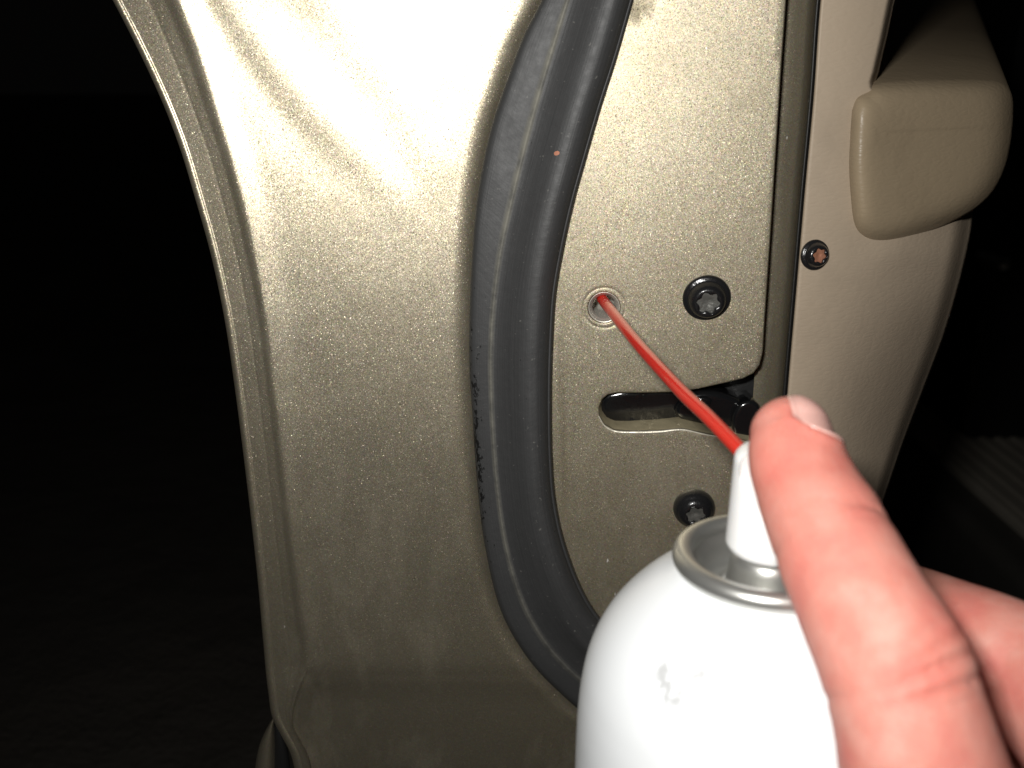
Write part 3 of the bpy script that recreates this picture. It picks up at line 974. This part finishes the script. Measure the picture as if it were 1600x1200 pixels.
def rp(hw, d): return hw * d / FPX
ix = [(1236, 678, 63, 151.5), (1243, 715, 73, 149), (1264, 768, 81, 146), (1303, 852, 93, 139.5), (1346, 940, 102, 134), (1391, 1030, 113, 129), (1418, 1110, 117, 127), (1441, 1200, 127, 127), (1466, 1300, 136, 129)]
ip = [tuple(Dp(a, b, d)) for a, b, hw, d in ix] + [(70.0, 108.0, -108.0)]
ir = [rp(hw, d) for a, b, hw, d in ix] + [12.5]
NAIL_C, NAIL_H = 0.0, 1.02
def wrapa(a): return (a + math.pi) % (2 * math.pi) - math.pi
def nailshape(t, ph):
    """signed: >0 inside the nail outline"""
    a = wrapa(ph) / NAIL_H
    tend = -0.85 + 1.87 * (1 - 0.42 * min(1, abs(a))**2.6)
    return min(1 - abs(a), (tend - t) / 1.3, (t + 1.6) / 1.3)
def ixmod(t, ph):
    r = 0.0
    if -0.9 < t < 1.6:
        q = nailshape(t, ph)
        r -= 0.55 * smooth01(q / 0.10)
        r += 0.40 * math.exp(-((q + 0.10) / 0.12)**2) * smooth01((t + 0.5) / 0.6)
    a = wrapa(ph)
    def crease(t0, w, depth, phc=0.0, phw=1.3, slant=0.0):
        return -depth * math.exp(-((t - t0 - slant * a) / w)**2) * math.exp(-(wrapa(a - phc) / phw)**2)
    r += crease(2.95, 0.05, 0.75, 0.25, 0.5, -0.1) + crease(2.78, 0.05, 0.22, 0.1, 0.7) + crease(3.1, 0.05, 0.2, 0.2, 0.8)
    r += 0.35 * math.exp(-((t - 2.6) / 0.3)**2) * math.exp(-(a / 0.9)**2)
    r += (crease(5.28, 0.05, 1.0, 0.5, 0.75, 0.12) + crease(5.00, 0.045, 0.7, 0.55, 0.65, 0.22) + crease(5.62, 0.05, 1.05, 0.45, 0.8, 0.02)
          + crease(4.78, 0.045, 0.5, 0.7, 0.5, 0.28) + crease(5.84, 0.04, 0.5, 0.4, 0.6, -0.05) + crease(5.12, 0.035, 0.45, 0.9, 0.4, 0.3))
    r += 0.55 * math.exp(-((t - 5.2) / 0.55)**2) * math.exp(-(a / 0.8)**2)
    r += crease(5.45, 0.10, 0.6, math.pi, 1.2)
    r += crease(2.9, 0.09, 0.35, math.pi, 1.1)
    r += 0.10 * noise.noise(Vector((t * 2.0, math.cos(ph) * 1.5, math.sin(ph) * 1.5)))
    return r
DORS = (0.72, -0.42, 0.54)
index = Tube(ip, ir, DORS, n=96, m=220, mod=ixmod)
cam_dir = None
tubes = [index]
c0 = np.array((RC[0], RC[1], 0))
mid_mcp = Dp(1725, 1150, 144); mid_pip = Dp(1504, 1004, 164)
tubes.append(Tube([(37, 189, -112), (52, 188, -108), (69, 178, -99), tuple(mid_pip), tuple(mid_pip * .5 + mid_mcp * .5 + np.array((1, 1, 1))), tuple(mid_mcp)], [7.2, 7.8, 8.4, 9.8, 10.2, 12.0], (0.5, 0.6, 0.5)))
tubes.append(Tube([(37, 190, -131), (58, 187, -128), (74, 175, -125), (90, 160, -122), (103, 148, -121)], [7.2, 8.0, 9.2, 10.0, 12], (0.6, 0.6, 0.2)))
tubes.append(Tube([(44, 188, -149), (62, 184, -148), (78, 172, -146), (95, 158, -143), (106, 148, -141)], [6.4, 7.0, 8.2, 9.0, 11], (0.6, 0.6, 0.2)))
tubes.append(Tube([(30, 102.5, -139), (44, 99, -142), (60, 98, -147), (78, 102, -155), (98, 112, -168), (112, 124, -186)], [8.0, 9.6, 10.2, 10.6, 14, 18], (0.2, -0.9, 0.1)))
# back of the hand: metacarpals into the wrist and forearm
tubes.append(Tube([ip[-1], (84, 113, -126), (100, 120, -152), (118, 124, -190)], [12.0, 14, 17, 20], (1, 0, 0)))
tubes.append(Tube([tuple(mid_mcp), (104, 138, -122), (112, 134, -150), (122, 128, -190)], [12.0, 13.5, 16, 20], (1, 0, 0)))
tubes.append(Tube([(84, 112, -116), (92, 122, -112), (100, 136, -116), (106, 146, -128), (108, 148, -142)], [12.0, 13.5, 13.5, 13, 11.5], (1, 0, 0)))
tubes.append(Tube([(107, 148, -138), (114, 142, -160), (124, 132, -192)], [12.0, 15, 19], (1, 0, 0)))
tubes.append(Tube([(112, 124, -178), (124, 124, -200), (150, 112, -240), (190, 80, -290), (240, 30, -345)], [22, 25, 26, 31, 36], (1, 0, 0)))
V, F = [], []
for tb in tubes:
    v, f = tb.mesh(); o = len(V)
    V += v; F += [tuple(i + o for i in q) for q in f]
me = bpy.data.meshes.new('hand_raw')
me.from_pydata([(v[0], v[1], v[2]) for v in V], [], F)          # in mm while remeshing
raw = bpy.data.objects.new('hand_raw', me); COL.objects.link(raw)
bm = bmesh.new(); bm.from_mesh(me); bmesh.ops.recalc_face_normals(bm, faces=bm.faces[:]); bm.to_mesh(me); bm.free()
md = raw.modifiers.new('r', 'REMESH'); md.mode = 'VOXEL'; md.voxel_size = 0.55; md.adaptivity = 0
sm = raw.modifiers.new('s', 'SMOOTH'); sm.factor = 0.5; sm.iterations = 2
dg = bpy.context.evaluated_depsgraph_get()
ev = bpy.data.meshes.new_from_object(raw.evaluated_get(dg))
hv = np.empty(len(ev.vertices) * 3); ev.vertices.foreach_get('co', hv); hv = hv.reshape(-1, 3)
hf = [tuple(p.vertices) for p in ev.polygons]
bpy.data.objects.remove(raw, do_unlink=True)
base = ip[-1]
hand = mk('hand', [tuple(v) for v in hv], hf, M_skin, recalc=False)
# put the origin at the wrist
off = Vector((0.118, 0.124, (CAM_H - 190) / 1000))
hand.data.transform(Matrix.Translation(-off)); hand.location = off
# redness at fingertip and in the knuckle folds belongs to the skin itself
att = hand.data.attributes.new('flush', 'FLOAT', 'POINT')
tipc = np.array(ip[1]); dipc = np.array(ip[3]); pipc = np.array(ip[5])
fl_v = 0.75 * np.exp(-(np.linalg.norm(hv - tipc, axis=1) / 11)**2) + 0.55 * np.exp(-(np.linalg.norm(hv - dipc, axis=1) / 9)**2)
kn = np.zeros(len(hv))
for tt, slt in ((5.0, .22), (5.28, .12), (5.62, .02)):
    c, d, e, g_ = index.frame(tt)
    for ph in np.linspace(-0.4, 1.4, 20):
        p = np.array(index.point(tt + slt * ph, ph))
        kn = np.maximum(kn, np.exp(-(np.linalg.norm(hv - p, axis=1) / 1.1)**2))
fl_v = np.clip(fl_v + 0.8 * kn, 0, 1)
att.data.foreach_set('value', fl_v.astype(np.float32))
hand['label'] = 'bare hand gripping the white can, fingertip pressing its nozzle'
hand['category'] = 'hand'

# fingernail
V = []; nt_, npn = 26, 22
for i in range(nt_):
    t = -1.10 / 1 * 0.80 + (1.0 + 0.88) * i / (nt_ - 1)
    for k in range(npn):
        a = -1 + 2 * k / (npn - 1)
        hwid = NAIL_H * 0.97
        tt = -0.85 + (t + 0.85) * (1 - 0.42 * abs(a)**2.6)
        V.append(tuple(index.point(tt, a * hwid, 0.42 - 0.35 * a**4)))
nail = mk('fingernail', V, gridfaces(nt_, npn), M_nail, hand)
so = nail.modifiers.new('thickness', 'SOLIDIFY'); so.thickness = 0.0005; so.offset = -1
